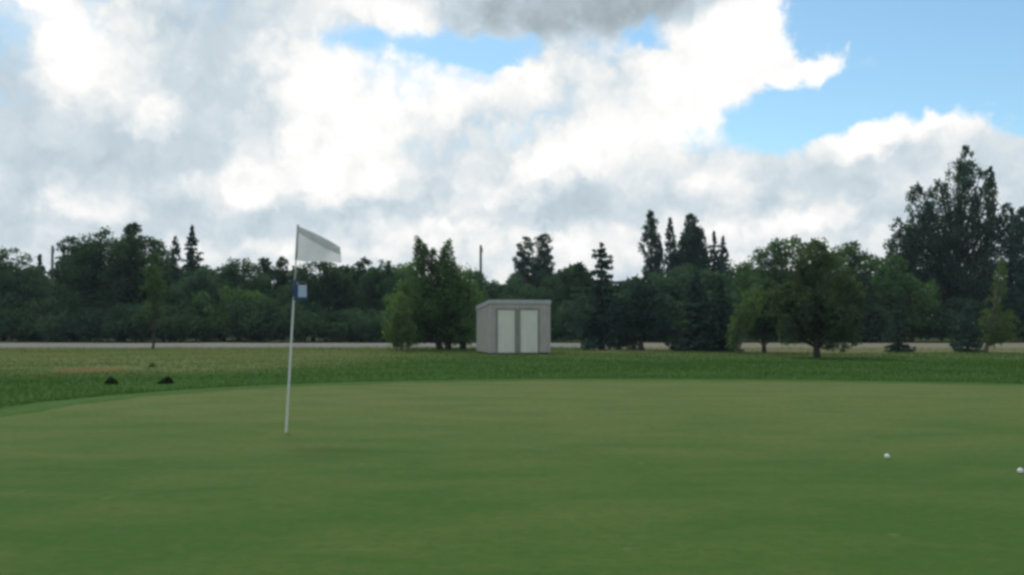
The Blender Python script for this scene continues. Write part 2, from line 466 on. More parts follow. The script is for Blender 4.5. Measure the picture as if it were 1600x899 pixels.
def bark(name, a, b_):
    m, N, b = new_mat(name)
    tcn = N.n.new('ShaderNodeTexCoord')
    n1 = N.noise(N.vmath('MULTIPLY', tcn.outputs['Object'], (6, 6, 1.2)), 3.0, 4, 0.6)
    N.l.new(N.mix(n1, a, b_), b.inputs['Base Color']); b.inputs['Roughness'].default_value = 0.9; set_spec(b, 0.2)
    bump(N, b, n1, 0.6, 0.03)
    return m
B_DARK = bark('dark_bark', (0.035, 0.030, 0.026), (0.085, 0.072, 0.060))
B_RED = bark('reddish_bark', (0.060, 0.038, 0.030), (0.125, 0.082, 0.062))
B_PALE = bark('pale_bark', (0.10, 0.095, 0.075), (0.19, 0.18, 0.14))

# ------------------------------------------------------------------ tree building
def leaves_at(P_, size, r, flat=0.0, up=None):
    """one bent diamond per point; returns verts, quads"""
    n = len(P_)
    u = r.normal(size=(n, 3))
    if up is not None: u = u * (1 - up) + np.array([0, 0, 1.0]) * up * 2
    u /= np.linalg.norm(u, axis=1, keepdims=True) + 1e-9
    w = r.normal(size=(n, 3)); w[:, 2] *= (1 - flat)
    v = np.cross(u, w); v /= np.linalg.norm(v, axis=1, keepdims=True) + 1e-9
    nn = np.cross(u, v)
    s = size * r.uniform(0.6, 1.35, size=(n, 1))
    V_ = np.empty((n, 4, 3))
    V_[:, 0] = P_ - u * s * 0.55; V_[:, 1] = P_ + v * s * 0.34 + nn * s * 0.08
    V_[:, 2] = P_ + u * s * 0.55; V_[:, 3] = P_ - v * s * 0.34 + nn * s * 0.08
    return V_.reshape(-1, 3), np.arange(4 * n).reshape(n, 4)

class Tubes:
    def __init__(self): self.v = []; self.f = []; self.n = 0
    def tube(self, pts, rad, seg=6):
        pts = np.asarray(pts, float); k = len(pts)
        if np.isscalar(rad): rad = [rad] * k
        a = np.linspace(0, 2 * math.pi, seg, endpoint=False)
        for i in range(k):
            d = pts[min(i + 1, k - 1)] - pts[max(i - 1, 0)]; d /= np.linalg.norm(d) + 1e-9
            h = np.array([1.0, 0, 0]) if abs(d[0]) < 0.9 else np.array([0, 1.0, 0])
            s = np.cross(d, h); s /= np.linalg.norm(s); t = np.cross(d, s)
            self.v.append(pts[i] + rad[i] * (np.cos(a)[:, None] * s + np.sin(a)[:, None] * t))
        b = self.n
        for i in range(k - 1):
            for j in range(seg):
                q = (j + 1) % seg
                self.f.append([b + i * seg + j, b + i * seg + q, b + (i + 1) * seg + q, b + (i + 1) * seg + j])
        self.f.append([b + j for j in range(seg)][::-1]); self.f.append([b + (k - 1) * seg + j for j in range(seg)])
        self.n += k * seg
    def build(self, name, mat, parent=None, smooth=True):
        return mesh_obj(name, np.concatenate(self.v), self.f, mat, parent, smooth=smooth)

def broadleaf(name, label, cat, group, px, dist, lobes, mat, bark_m=B_DARK, leaf=0.17, dens=1.0, seed=0, stems=None, bare=0.0, up=None, first='trunk', girth=1.0):
    """lobes: (px, top py, bottom py, half width px) as seen at this distance, each an uneven egg of leaf clumps"""
    r = np.random.default_rng(1000 + seed)
    x0 = at(px, 520, dist)[0]; z0 = gz(x0, dist)
    root = empty(name, (x0, dist, z0), label, cat, group)
    sc = dist / F
    pts = []; tints = []; centres = []
    for (lx, lt, lb, hw) in lobes:
        cx = at(lx, 500, dist)[0] - x0
        zt = at(lx, lt, dist)[1] - z0; zb = max(at(lx, lb, dist)[1] - z0, 0.12)
        rw = hw * sc; hh = (zt - zb) / 2; cz = (zt + zb) / 2
        cy = r.uniform(-0.25, 0.25) * rw
        slim = hh / rw
        rc = np.clip(0.36 * rw, 0.16, 0.85)
        rw *= 1.15
        nc = int(np.clip(2.3 * (rw * hh) / (rc * rc) * 2.2, 12, 230))
        zeta = r.uniform(-0.97, 0.97, nc)
        prof = np.sqrt(np.maximum(1 - np.abs(zeta) ** 2.2, 0.02)) if slim < 2.7 else np.clip((1 - zeta) * 1.7, 0.10, 1) ** 0.65 * np.clip((1 + zeta) * 2.2, 0.3, 1)
        th = r.uniform(0, 2 * math.pi, nc)
        ph = r.uniform(0, 6.28, 3)
        lump = 1.06 + 0.20 * np.sin(2 * th + ph[0] + 2 * zeta) + 0.13 * np.sin(3 * th + ph[1] - 4 * zeta) + r.normal(0, 0.07, nc)
        rho = (rw - rc * 0.55) * np.sqrt(r.uniform(0.18, 1.0, nc)) * prof * lump
        C = np.stack([cx + rho * np.cos(th), cy + rho * np.sin(th), cz + zeta * max(hh - rc * 0.5, 0.1)], 1)
        rcs = rc * r.uniform(0.55, 1.25, nc) * np.clip(0.45 + prof * 0.6, 0.5, 1)
        keep = r.uniform(size=nc) > bare
        for c, q in zip(C[keep], rcs[keep]):
            k = max(8, int(dens * 8.5 * (q / leaf) ** 2 + 4))
            d = r.normal(size=(k, 3)); d /= np.linalg.norm(d, axis=1, keepdims=True)
            rad = q * (r.uniform(0.15, 1, (k, 1)) ** 0.55) * r.choice([1, 1, 1, 1.22], (k, 1))
            pts.append(c + d * rad * np.array([1, 1, 0.82 if slim < 2.7 else 1.25]))
            tints.append(np.clip(r.uniform(0.25, 0.75) + r.normal(0, 0.2, k), 0, 1))
        sel = np.arange(len(C))[keep]
        r.shuffle(sel)
        for i in sel[:min(5, len(sel))]: centres.append((C[i], cz, zb, cx, cy))
        centres.append((np.array([cx, cy, zt - rc * 0.5]), cz, zb, cx, cy))
    Pn = np.concatenate(pts); tn = np.concatenate(tints)
    Pn[:, 2] = np.maximum(Pn[:, 2], 0.05)
    V_, Q_ = leaves_at(Pn, leaf, r, up=up)
    V_[:, 2] = np.maximum(V_[:, 2], 0.0)
    top = Pn[:, 2].max()
    T = Tubes()
    if stems is None: stems = [(0.0, 0.0)]
    for (sx, lean) in stems:
        b0 = np.array([sx, 0, -0.12]); hgt = top * 0.72
        tr = (0.018 * top + 0.03) * girth
        path = [b0 + np.array([lean * t + 0.05 * math.sin(3 * t + seed), 0.04 * math.sin(4 * t), hgt * t + 0.02]) for t in np.linspace(0, 1, 7)]
        T.tube(path, [tr * 1.35, tr, tr * 0.9, tr * 0.75, tr * 0.6, tr * 0.42, tr * 0.22], 8)
        for (c, cz, zb, cx, cy) in centres:
            t = np.clip((c[2] * 0.55 + r.uniform(-0.1, 0.05) * top) / hgt, 0.15, 0.9)
            i = t * 6; i0 = int(min(i, 5)); st = path[i0] * (1 - (i - i0)) + path[i0 + 1] * (i - i0)
            mid = (st + c) / 2 + np.array([0, 0, -0.06 * np.linalg.norm(c - st)])
            T.tube([st, mid, c], [tr * 0.36, tr * 0.24, tr * 0.06], 5)
    T.build(first, bark_m, root)
    mesh_obj('crown', V_, Q_, mat, root, tint=tn)
    return root

def spruce(name, label, cat, group, px, dist, top_py, hw, mat=L_SPRUCE, base_py=None, seed=0, ragged=0.25, spray=0.2, bare_stem=0.05, tip=0.9, dens=1.0):
    r = np.random.default_rng(3000 + seed)
    x0 = at(px, 520, dist)[0]; z0 = gz(x0, dist)
    root = empty(name, (x0, dist, z0), label, cat, group)
    H = at(px, top_py, dist)[1] - z0; R = hw * dist / F
    T = Tubes(); tr = 0.016 * H + 0.03
    T.tube([(0, 0, -0.12), (0.02, 0, H * 0.4), (0.0, 0.02, H * 0.8), (0, 0, H)], [tr * 1.3, tr * 0.8, tr * 0.35, 0.012], 8)
    pts = []; tn = []
    step = max(0.22, H / 34)
    z = H * bare_stem + 0.15
    while z < H - 0.1:
        t = z / H
        L = R * (1 - t) ** tip * (0.55 + 0.45 * min(1, t / 0.12))
        L = max(L, 0.10)
        nb = int(6 + 3 * (1 - t)); a0 = r.uniform(0, 6.28)
        for k in range(nb):
            a = a0 + k * 6.283 / nb + r.normal(0, 0.18)
            l = L * (1 + r.normal(0, ragged)); l = max(l, 0.08)
            if r.uniform() < ragged * 0.35: continue
            droop = r.uniform(0.12, 0.38) * (1 - 0.5 * t)
            dirx, diry = math.cos(a), math.sin(a)
            end = np.array([dirx * l, diry * l, z - droop * l + 0.12 * l])
            T.tube([(0, 0, z), (dirx * l * 0.55, diry * l * 0.55, z - droop * l * 0.6), tuple(end)], [tr * 0.22 * (1 - t) + 0.008, tr * 0.12 * (1 - t) + 0.006, 0.004], 4)
            m = max(5, int(dens * l / spray * 7))
            s = r.uniform(0.08, 1.03, m)
            wdt = 0.30 * l * (1 - s * 0.75) + 0.03
            side = r.uniform(-1, 1, m) * wdt
            zz = z - droop * l * (1.2 * s - 0.2 * s * s) + 0.10 * l * s ** 3 - r.uniform(0, 0.35, m) * spray * 2 + r.normal(0, 0.03, m)
            pts.append(np.stack([dirx * l * s - diry * side, diry * l * s + dirx * side, zz], 1))
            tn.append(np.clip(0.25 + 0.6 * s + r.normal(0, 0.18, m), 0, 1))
        z += step * r.uniform(0.75, 1.25)
    k = 30
    pts.append(np.stack([r.normal(0, 0.04, k), r.normal(0, 0.04, k), H - r.uniform(0, 0.09, k) * H], 1)); tn.append(np.full(k, 0.6))
    Pn = np.concatenate(pts); tn = np.concatenate(tn)
    Pn[:, 2] = np.maximum(Pn[:, 2], 0.06)
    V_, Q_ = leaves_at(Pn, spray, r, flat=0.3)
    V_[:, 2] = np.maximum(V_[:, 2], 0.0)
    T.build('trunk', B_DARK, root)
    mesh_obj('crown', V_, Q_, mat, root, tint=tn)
    return root

G_FAR = 'trees of the shelter belt beyond the road'
G_NEAR = 'trees standing on the grass before the road'
BL = broadleaf
# ---- beyond the road
BL('broadleaf_tree', 'dark leafy tree with a sloping shoulder running down to a small pointed spruce tip', 'tree', G_FAR, 5, 60,
   [(6, 384, 480, 38), (-40, 396, 528, 55), (32, 408, 528, 48)], L_DARK, seed=1)
spruce('spruce_tree', 'small pointed spruce tip poking up right beside a thin utility pole', 'tree', G_FAR, 60, 63, 398, 36, seed=2)
BL('broadleaf_tree', 'dark tree with a blunt knob top adjoining the broadest rounded crown', 'tree', G_FAR, 118, 64,
   [(112, 368, 440, 20), (122, 382, 500, 36), (110, 410, 528, 44)], L_DARK, seed=3)
BL('broadleaf_tree', 'broad dome-shaped dark green tree with feathery top twigs beside a spruce', 'tree', G_FAR, 190, 60,
   [(178, 356, 470, 46), (205, 346, 400, 14), (148, 372, 470, 34), (226, 366, 470, 38), (160, 400, 528, 62), (222, 410, 528, 52)], L_DARK, seed=4)
BL('broadleaf_tree', 'thin loose-leaved tree with see-through twigs between the dome-shaped tree and the spruce', 'tree', G_FAR, 258, 66,
   [(252, 384, 500, 24), (272, 368, 440, 7), (262, 410, 524, 32)], L_POPLAR, seed=5, bare=0.2, dens=0.8)
spruce('spruce_tree', 'tall solitary dark spruce with layered boughs rising above leafy neighbours', 'tree', G_FAR, 298, 70, 352, 46, seed=6, spray=0.24)
BL('broadleaf_tree', 'low rounded green tree at the foot of the tall layered spruce', 'tree', G_FAR, 318, 60,
   [(322, 416, 526, 38), (298, 440, 526, 34)], L_DARK, seed=7)
BL('broadleaf_tree', 'flat-topped dark tree standing clear of the layered spruce', 'tree', G_FAR, 372, 62,
   [(376, 401, 490, 34), (348, 412, 520, 32), (395, 420, 528, 42)], L_DARK, seed=8)
BL('broadleaf_tree', 'dark tree with two short finger-like tops in the shelter belt', 'tree', G_FAR, 428, 66,
   [(414, 402, 450, 11), (439, 400, 450, 11), (428, 412, 526, 36)], L_DARK, seed=9)
BL('broadleaf_tree', 'wide even-topped dark tree next to the one with two finger tops', 'tree', G_FAR, 490, 60,
   [(496, 404, 500, 42), (464, 414, 525, 34), (520, 415, 528, 38)], L_DARK, seed=10)
BL('broadleaf_tree', 'bushy dark tree with one small tuft above its crown', 'tree', G_FAR, 550, 64,
   [(543, 413, 525, 38), (569, 401, 470, 17), (570, 418, 526, 34)], L_DARK, seed=11)
BL('broadleaf_tree', 'rounded dark tree directly behind the pale green sapling clump', 'tree', G_FAR, 600, 60,
   [(606, 403, 520, 32), (584, 418, 525, 28)], L_DARK, seed=12)
BL('broadleaf_tree', 'low tree in the dip of the tree line behind the shed', 'tree', G_FAR, 758, 64,
   [(776, 436, 525, 32), (738, 420, 525, 34), (805, 432, 525, 30)], L_DARK, seed=13)
BL('broadleaf_tree', 'thin tall tree with two sparse see-through tops behind the shed', 'tree', G_FAR, 836, 70,
   [(821, 369, 408, 12), (813, 392, 432, 11), (828, 400, 440, 13), (851, 364, 404, 13), (846, 390, 430, 13), (858, 396, 430, 9), (836, 412, 520, 40)], L_POPLAR, seed=14, bare=0.12, leaf=0.15)
BL('broadleaf_tree', 'dark small-topped tree between the shed and a ragged spruce', 'tree', G_FAR, 892, 64,
   [(880, 417, 522, 28), (906, 408, 480, 12), (918, 425, 524, 26)], L_DARK, seed=15)
BL('broadleaf_tree', 'low dark tree filling the gap between ragged spruce and columnar poplars', 'tree', G_FAR, 985, 64,
   [(985, 435, 525, 36)], L_DARK, seed=16)
BL('columnar_poplar', 'tallest columnar poplar, slender with a side shoot, standing apart from two others', 'tree', 'columnar poplars', 1018, 76,
   [(1018, 326, 470, 12.5), (1031, 374, 460, 7)], L_POPLAR, seed=17, leaf=0.15, up=0.45, dens=1.5)
BL('columnar_poplar', 'thinnest columnar poplar, middle one of three', 'tree', 'columnar poplars', 1048, 76,
   [(1048, 339, 470, 8.5), (1054, 390, 470, 7)], L_POPLAR, seed=18, leaf=0.15, up=0.45, dens=1.5)
BL('columnar_poplar', 'broadest columnar poplar beside a ragged double-tipped spruce', 'tree', 'columnar poplars', 1082, 76,
   [(1081, 331, 470, 16), (1092, 352, 470, 12), (1070, 362, 470, 12), (1103, 385, 470, 9)], L_POPLAR, seed=19, leaf=0.15, up=0.45, dens=1.5)
spruce('spruce_tree', 'ragged spruce tip close against the broadest columnar poplar', 'tree', G_FAR, 1117, 77, 361, 36, seed=20, ragged=0.45, spray=0.24)
spruce('spruce_tree', 'shorter ragged spruce on the far side of the spruce beside the poplars', 'tree', G_FAR, 1131, 79, 369, 38, seed=21, ragged=0.45, spray=0.24)
BL('broadleaf_tree', 'rounded mid green tree below the columnar poplars', 'tree', G_FAR, 1060, 62,
   [(1040, 416, 520, 38), (1085, 410, 520, 44), (1125, 422, 524, 34)], L_DARK, seed=22)
BL('broadleaf_tree', 'large round-crowned green tree with a few sky holes near its top', 'tree', G_FAR, 1235, 58,
   [(1240, 362, 470, 44), (1196, 384, 510, 42), (1285, 388, 510, 38), (1235, 420, 526, 70)], L_MID, seed=23)
BL('broadleaf_tree', 'green tree with uneven top beside the large round-crowned one', 'tree', G_FAR, 1335, 60,
   [(1322, 374, 490, 36), (1360, 388, 510, 36), (1335, 420, 526, 55)], L_MID, seed=24)
spruce('spruce_tree', 'blackish broad spruce half hidden behind the pine on the grass', 'tree', G_FAR, 1350, 55, 425, 44, seed=25, spray=0.2)
BL('cottonwood_tree', 'towering dark cottonwood with several upright spires, tallest tree of all', 'tree', None, 1500, 60,
   [(1513, 227, 300, 13), (1500, 244, 420, 30), (1470, 278, 440, 24), (1536, 258, 420, 20), (1553, 258, 360, 9), (1437, 284, 400, 17), (1450, 325, 480, 36),
    (1405, 338, 440, 15), (1414, 358, 500, 30), (1432, 330, 480, 24), (1502, 320, 480, 52), (1566, 330, 500, 34), (1577, 314, 400, 14), (1500, 400, 526, 85)],
   L_POPLAR, seed=26, leaf=0.16, bare=0.26, dens=0.7, up=0.4)
BL('broadleaf_tree', 'dark tree crowding against the flank of the towering cottonwood', 'tree', G_FAR, 1612, 57,
   [(1598, 322, 440, 18), (1630, 335, 520, 42), (1600, 400, 526, 50)], L_POPLAR, seed=27)
BL('broadleaf_tree', 'lower green tree at the foot of the towering cottonwood, beside the blackish spruce', 'tree', G_FAR, 1425, 56,
   [(1425, 428, 526, 40), (1395, 395, 500, 22)], L_MID, seed=28)
# bushes along the wood's edge
for i, bx in enumerate(np.arange(-20, 1640, 72)):
    r = np.random.default_rng(500 + i)
    bx = bx + r.uniform(-14, 14); d = r.uniform(55.5, 59); t = r.uniform(446, 484)
    BL('bush', 'dense dark bush in the undergrowth along the far edge of the road' if i % 5 else 'lighter mid green bush among the dark undergrowth beyond the road', 'bush', 'bushes under the shelter belt', bx, d,
       [(bx, t, 531, r.uniform(44, 56)), (bx + 8, 492, 548, 50), (bx - 22, 500, 548, 40), (bx + r.uniform(-30, 30), t + r.uniform(10, 26), 531, r.uniform(36, 46))],
       L_DARK if i % 5 else L_MID, leaf=0.17, seed=60 + i, first='stem')

# far wood seen only as one dark mass through the gaps
r = np.random.default_rng(77)
n = 80000
xw = r.uniform(-95, 95, n); dw = r.uniform(82, 92, n)
top = 5.2 + 0.8 * np.sin(xw * 0.35) + 0.5 * np.sin(xw * 1.1 + 1) + 0.4 * np.sin(xw * 2.3) 
hz = top * np.sqrt(r.uniform(0.0, 1.0, n)) + r.normal(0, 0.12, n)
Pw = np.stack([xw, dw, land(xw, dw) + np.maximum(hz, 0.1)], 1)
V_, Q_ = leaves_at(Pw, 0.5, r)
tag(mesh_obj('far_wood', V_, Q_, L_DARK, tint=r.uniform(0, 1, n)), 'dark far wood seen through gaps in the shelter belt', 'wood', kind='stuff')

# ---- on the grass before the road
BL('young_tree', 'slim young tree with thin bare stem standing before the road', 'tree', G_NEAR, 240, 42.8,
   [(241, 395, 470, 13), (238, 430, 500, 18)], L_MID, seed=31, leaf=0.11, dens=0.6, bare=0.25, girth=0.5)
BL('sapling_clump', 'pale green leafy sapling clump beside the shed tree', 'shrub', None, 626, 38,
   [(626, 455, 520, 14), (616, 490, 548, 14), (640, 500, 546, 11), (628, 485, 552, 17)], L_LIGHT, B_PALE, seed=32, girth=0.5, leaf=0.09, dens=0.7, bare=0.1, stems=[(0, 0.05), (-0.2, -0.05), (0.25, 0.1)], first='stem')
BL('broadleaf_tree', 'green multi-stemmed tree with antler-like top shoots standing beside the shed', 'tree', G_NEAR, 695, 40.5,
   [(652, 366, 420, 7), (662, 378, 425, 8), (676, 386, 425, 7), (701, 372, 425, 8), (692, 384, 425, 7), (650, 398, 500, 34), (690, 396, 520, 46), (722, 408, 530, 34), (640, 440, 546, 38), (690, 450, 552, 56), (722, 450, 552, 30), (655, 480, 556, 30), (705, 490, 556, 36)],
   L_GREEN, seed=33, leaf=0.11, dens=0.6, bare=0.14, stems=[(-0.25, -0.8), (0.1, 0.1), (0.75, 0.5)])
spruce('spruce_tree', 'ragged dark spruce with bare leader tip past the shed', 'tree', G_NEAR, 940, 41, 380, 62, seed=34, ragged=0.38, spray=0.15, bare_stem=0.06, tip=0.65)
BL('pine_tree', 'dark bushy pine with short reddish trunk between the ragged spruce and a pair of spruces', 'tree', G_NEAR, 1003, 40,
   [(1003, 428, 520, 26), (985, 455, 538, 36), (1025, 450, 538, 36), (965, 480, 540, 26)], L_SPRUCE, B_RED, seed=35, leaf=0.11)
spruce('spruce_tree', 'full dark spruce sweeping the ground, slightly taller of a pair', 'tree', G_NEAR, 1088, 38.5, 418, 48, seed=36, spray=0.14, bare_stem=0.0, tip=0.7, dens=1.2)
spruce('spruce_tree', 'full dark spruce sweeping the ground beside a pale willow', 'tree', G_NEAR, 1126, 38, 432, 36, seed=37, spray=0.14, bare_stem=0.0, tip=0.7, dens=1.2)
BL('willow_shrub', 'pale green leaning willow between dark spruces and a dark-trunked tree', 'shrub', None, 1150, 36,
   [(1152, 470, 540, 13), (1168, 455, 520, 15), (1182, 440, 500, 14), (1143, 505, 550, 10)], L_LIGHT, B_PALE, seed=38, girth=0.5, leaf=0.085, dens=0.4, bare=0.28, stems=[(0, 0.7), (-0.1, 0.1)], first='stem')
BL('broadleaf_tree', 'dark-trunked tree with low crown next to the pale leaning willow', 'tree', G_NEAR, 1192, 37.5,
   [(1200, 432, 520, 28), (1190, 465, 534, 32), (1222, 455, 530, 26)], L_DARK, seed=39, leaf=0.11)
BL('pine_tree', 'broad pine with bare trunk and brownish lower boughs standing foremost on the grass', 'tree', G_NEAR, 1275, 31.5,
   [(1280, 372, 450, 22), (1262, 395, 500, 34), (1300, 405, 500, 34), (1242, 440, 530, 32), (1310, 450, 535, 30), (1275, 440, 530, 50), (1300, 495, 552, 36), (1238, 492, 542, 26), (1222, 440, 505, 24), (1328, 425, 510, 26), (1258, 410, 450, 16)],
   L_PINE, B_DARK, seed=40, leaf=0.10, bare=0.32)
spruce('small_spruce', 'small dark spruce standing alone on the straw verge', 'tree', G_NEAR, 1402, 37, 478, 24, seed=41, spray=0.11, bare_stem=0.0, tip=0.6, dens=1.3)
spruce('small_spruce', 'small dark spruce beside the tall pale leaning willow', 'tree', G_NEAR, 1511, 37, 474, 27, seed=42, spray=0.11, bare_stem=0.0, tip=0.6, dens=1.3)
BL('willow_shrub', 'tall pale green willow leaning away from a small spruce', 'shrub', None, 1538, 36,
   [(1545, 480, 545, 14), (1556, 440, 510, 11), (1566, 398, 470, 9), (1574, 480, 535, 16), (1560, 500, 540, 16)], L_LIGHT, B_PALE, seed=43, girth=0.5, leaf=0.085, dens=0.4, bare=0.28, stems=[(0, 0.75), (0.1, 0.4)], first='stem')

# dark low clumps and a weed tuft left of the green
def tuft(name, label, px, py, dist, w, h, mat, seed, skew, cat='shrub', group=None):
    r = np.random.default_rng(seed)
    x = at(px, py, dist)[0]; z = gz(x, dist)
    root = empty(name, (x, dist, z), label, cat, group)
    n = 900
    a = r.uniform(0, 6.28, n); rr = np.sqrt(r.uniform(0, 1, n))
    xx = rr * np.cos(a); yy = rr * np.sin(a)
    hh = h * np.clip((1 - rr ** 1.6) * (0.75 + skew * xx) + r.normal(0, 0.08, n), 0.02, 1.3) * r.uniform(0.3, 1, n) ** 0.5
    Pn = np.stack([xx * w, yy * w * 0.7, hh + 0.01], 1)
    V_, Q_ = leaves_at(Pn, 0.035, r, up=0.4)
    V_[:, 2] = np.maximum(V_[:, 2], -0.01)
    mesh_obj('foliage', V_, Q_, mat, root, tint=r.uniform(0, 1, n))
    T = Tubes()
    for k in range(7):
        b = r.uniform(-0.5, 0.5, 2) * w
        T.tube([(b[0] * 0.4, b[1] * 0.4, -0.04), (b[0], b[1], h * 0.55)], [0.008, 0.003], 5)
    T.build('stem', B_DARK, root)
tuft('low_shrub', 'small round blackish low shrub at the edge of the mown grass', 174, 598, 17.6, 0.13, 0.15, L_TUFT, 901, -0.1)
tuft('low_shrub', 'small blackish low shrub humped on one side at the edge of the mown grass', 259, 598, 17.6, 0.15, 0.15, L_TUFT, 902, 0.55)
tuft('weed_tuft', 'little brownish green weed tuft on the dry ground', 238, 568, 24.5, 0.11, 0.16, L_DRY, 903, 0.0, 'weed')

# ------------------------------------------------------------------ grass blades of the rough
def blades(name, X, Y, h, w, mat, r, label):
    n = len(X)
    z = land(X, Y)
    a = r.uniform(0, math.pi, n); ln = r.normal(0, 0.45, (n, 2)) * h[:, None]
    V_ = np.empty((n, 3, 3))
    dx = np.cos(a) * w; dy = np.sin(a) * w
    V_[:, 0] = np.stack([X - dx, Y - dy, z - 0.005], 1); V_[:, 1] = np.stack([X + dx, Y + dy, z - 0.005], 1)
    V_[:, 2] = np.stack([X + ln[:, 0], Y + ln[:, 1], z + h], 1)
    o = mesh_obj(name, V_.reshape(-1, 3), np.arange(3 * n).reshape(n, 3), mat, tint=np.clip(r.normal(0.5, 0.25, n), 0, 1))
    tag(o, label, 'grass', kind='stuff')
r = np.random.default_rng(11)
n = 260000
Y = 5.0 + 39.0 * r.uniform(0, 1, n) ** 0.8; X = (r.uniform(-1, 1, n)) * (0.66 * Y + 1.5)
gd = green_dist(X, Y)
patch = 0.5 + 0.5 * np.sin(X * 0.9 + 1.7 * np.sin(Y * 0.5)) * np.sin(Y * 1.1 + X * 0.3)
ok = ((gd > 0.8) | ((gd > 0.0) & (r.uniform(0, 1, n) < 0.35))) & (Y < 43.9)
X, Y, gd, patch = X[ok], Y[ok], gd[ok], patch[ok]
dry_p = np.clip(sstep(-1, -8, X) * sstep(19, 24, Y) * 0.55 + sstep(27, 33, Y) * 0.30 + sstep(2, 6, X) * sstep(35.5, 38, Y) * 0.85, 0, 0.9) * (0.5 + 0.7 * patch)
isdry = r.uniform(0, 1, len(X)) < dry_p
thin = (r.uniform(0, 1, len(X)) < 0.75 * sstep(1, 5, X) * sstep(35, 37.5, Y))        # the straw verge is nearly bare
thin |= (r.uniform(0, 1, len(X)) < 0.85) & (((X + 11.3) / 1.5) ** 2 + ((Y - 23.6) / 1.3) ** 2 < 1)
X, Y, gd, patch, isdry = X[~thin], Y[~thin], gd[~thin], patch[~thin], isdry[~thin]
h = (0.020 + 0.024 * sstep(0.7, 1.1, gd)) * r.uniform(0.5, 1.4, len(X)) * (0.8 + 0.5 * patch)
h = np.where(np.abs(Y - 42) < 1.6, h * 2.4, h)
wd = 0.0035 + 0.00016 * Y
blades('rough_grass', X[~isdry], Y[~isdry], h[~isdry], wd[~isdry], L_GRASS, r, 'green rough grass round the putting green')
blades('dry_grass', X[isdry], Y[isdry], h[isdry] * 1.2, wd[isdry], L_DRY, r, 'dry straw-tinged grass in the unmown ground')

# ------------------------------------------------------------------ shed
def plain(name, c1, c2, rough=0.6, scale=(3, 3, 1), nscale=2.0, spec=0.3, bumpd=0.0):
    m, N, b = new_mat(name)
    tcn = N.n.new('ShaderNodeTexCoord')
    n1 = N.noise(N.vmath('MULTIPLY', tcn.outputs['Object'], scale), nscale, 5, 0.65)
    N.l.new(N.mix(N.mapr(n1, 0.3, 0.7), c1, c2), b.inputs['Base Color'])
    b.inputs['Roughness'].default_value = rough; set_spec(b, spec)
    if bumpd: bump(N, b, n1, 0.4, bumpd)
    return m
M_SIDING = plain('grey_painted_metal_siding', (0.40, 0.36, 0.325), (0.48, 0.435, 0.395), 0.55)
M_DOOR = plain('cream_painted_door', (0.66, 0.655, 0.56), (0.74, 0.73, 0.63), 0.5)
M_TRIM = plain('grey_trim', (0.38, 0.39, 0.395), (0.46, 0.47, 0.475), 0.5)
M_FRAME = plain('olive_grey_frame', (0.22, 0.22, 0.195), (0.28, 0.28, 0.25), 0.6)
M_ROOF = plain('weathered_roof_sheet', (0.20, 0.21, 0.21), (0.28, 0.29, 0.29), 0.5)
M_SKID = plain('weathered_timber', (0.07, 0.055, 0.04), (0.13, 0.11, 0.08), 0.9)

def box(x0, x1, y0, y1, z0, z1):
    v = [(x0, y0, z0), (x1, y0, z0), (x1, y1, z0), (x0, y1, z0), (x0, y0, z1), (x1, y0, z1), (x1, y1, z1), (x0, y1, z1)]
    f = [[0, 3, 2, 1], [4, 5, 6, 7], [0, 1, 5, 4], [1, 2, 6, 5], [2, 3, 7, 6], [3, 0, 4, 7]]
    return np.array(v, float), f
def box_obj(name, dims, mat, parent, bevel=0.006, label=None):
    v, f = box(*dims)
    o = mesh_obj(name, v, f, mat, parent)
    if bevel:
        b = o.modifiers.new('bevel', 'BEVEL'); b.width = bevel; b.segments = 2
    if label: o['label'] = label
    return o
def ribbed(name, p0, p1, zb, zt0, zt1, mat, parent, pitch=0.15, depth=0.018, thick=0.03, flip=1):
    """upright sheet from p0 to p1 with trapezoid ribs, its top edge running from zt0 to zt1"""
    p0 = np.array(p0, float); p1 = np.array(p1, float); L = np.linalg.norm(p1 - p0); d = (p1 - p0) / L
    nrm = np.array([d[1], -d[0]]) * flip
    k = max(2, round(L / pitch)); pt = L / k; prof = []
    for i in range(k):
        for s, o in ((0.0, 0), (0.30, 0), (0.40, 1), (0.60, 1), (0.70, 0)):
            prof.append(((i + s) * pt, o * depth))
    prof.append((L, 0))
    vs = []; f = []
    for (s, o) in prof:
        zt = zt0 + (zt1 - zt0) * s / L
        a = p0 + d * s + nrm * o; b = p0 + d * s - nrm * thick
        vs += [(a[0], a[1], zb), (a[0], a[1], zt), (b[0], b[1], zb), (b[0], b[1], zt)]
    for i in range(len(prof) - 1):
        q = 4 * i
        f += [[q, q + 4, q + 5, q + 1], [q + 2, q + 3, q + 7, q + 6], [q + 1, q + 5, q + 7, q + 3], [q, q + 2, q + 6, q + 4]]
    e = 4 * (len(prof) - 1)
    f += [[0, 1, 3, 2], [e, e + 2, e + 3, e + 1]]
    return mesh_obj(name, np.array(vs), f, mat, parent)

SD = 35.0
sx, _ = at(766, 553, SD)               # front corner nearest the side wall
sz = gz(sx, SD)
ROT = math.radians(15.0)
shed = empty('storage_shed', (sx, SD, sz), 'small grey ribbed metal shed with two pale doors and a low sloping roof', 'shed')
shed.rotation_euler = (0, 0, ROT)
SW, SDp = 2.46, 2.35
HF = at(766, 471, SD)[1] - sz; HB = HF - 0.22
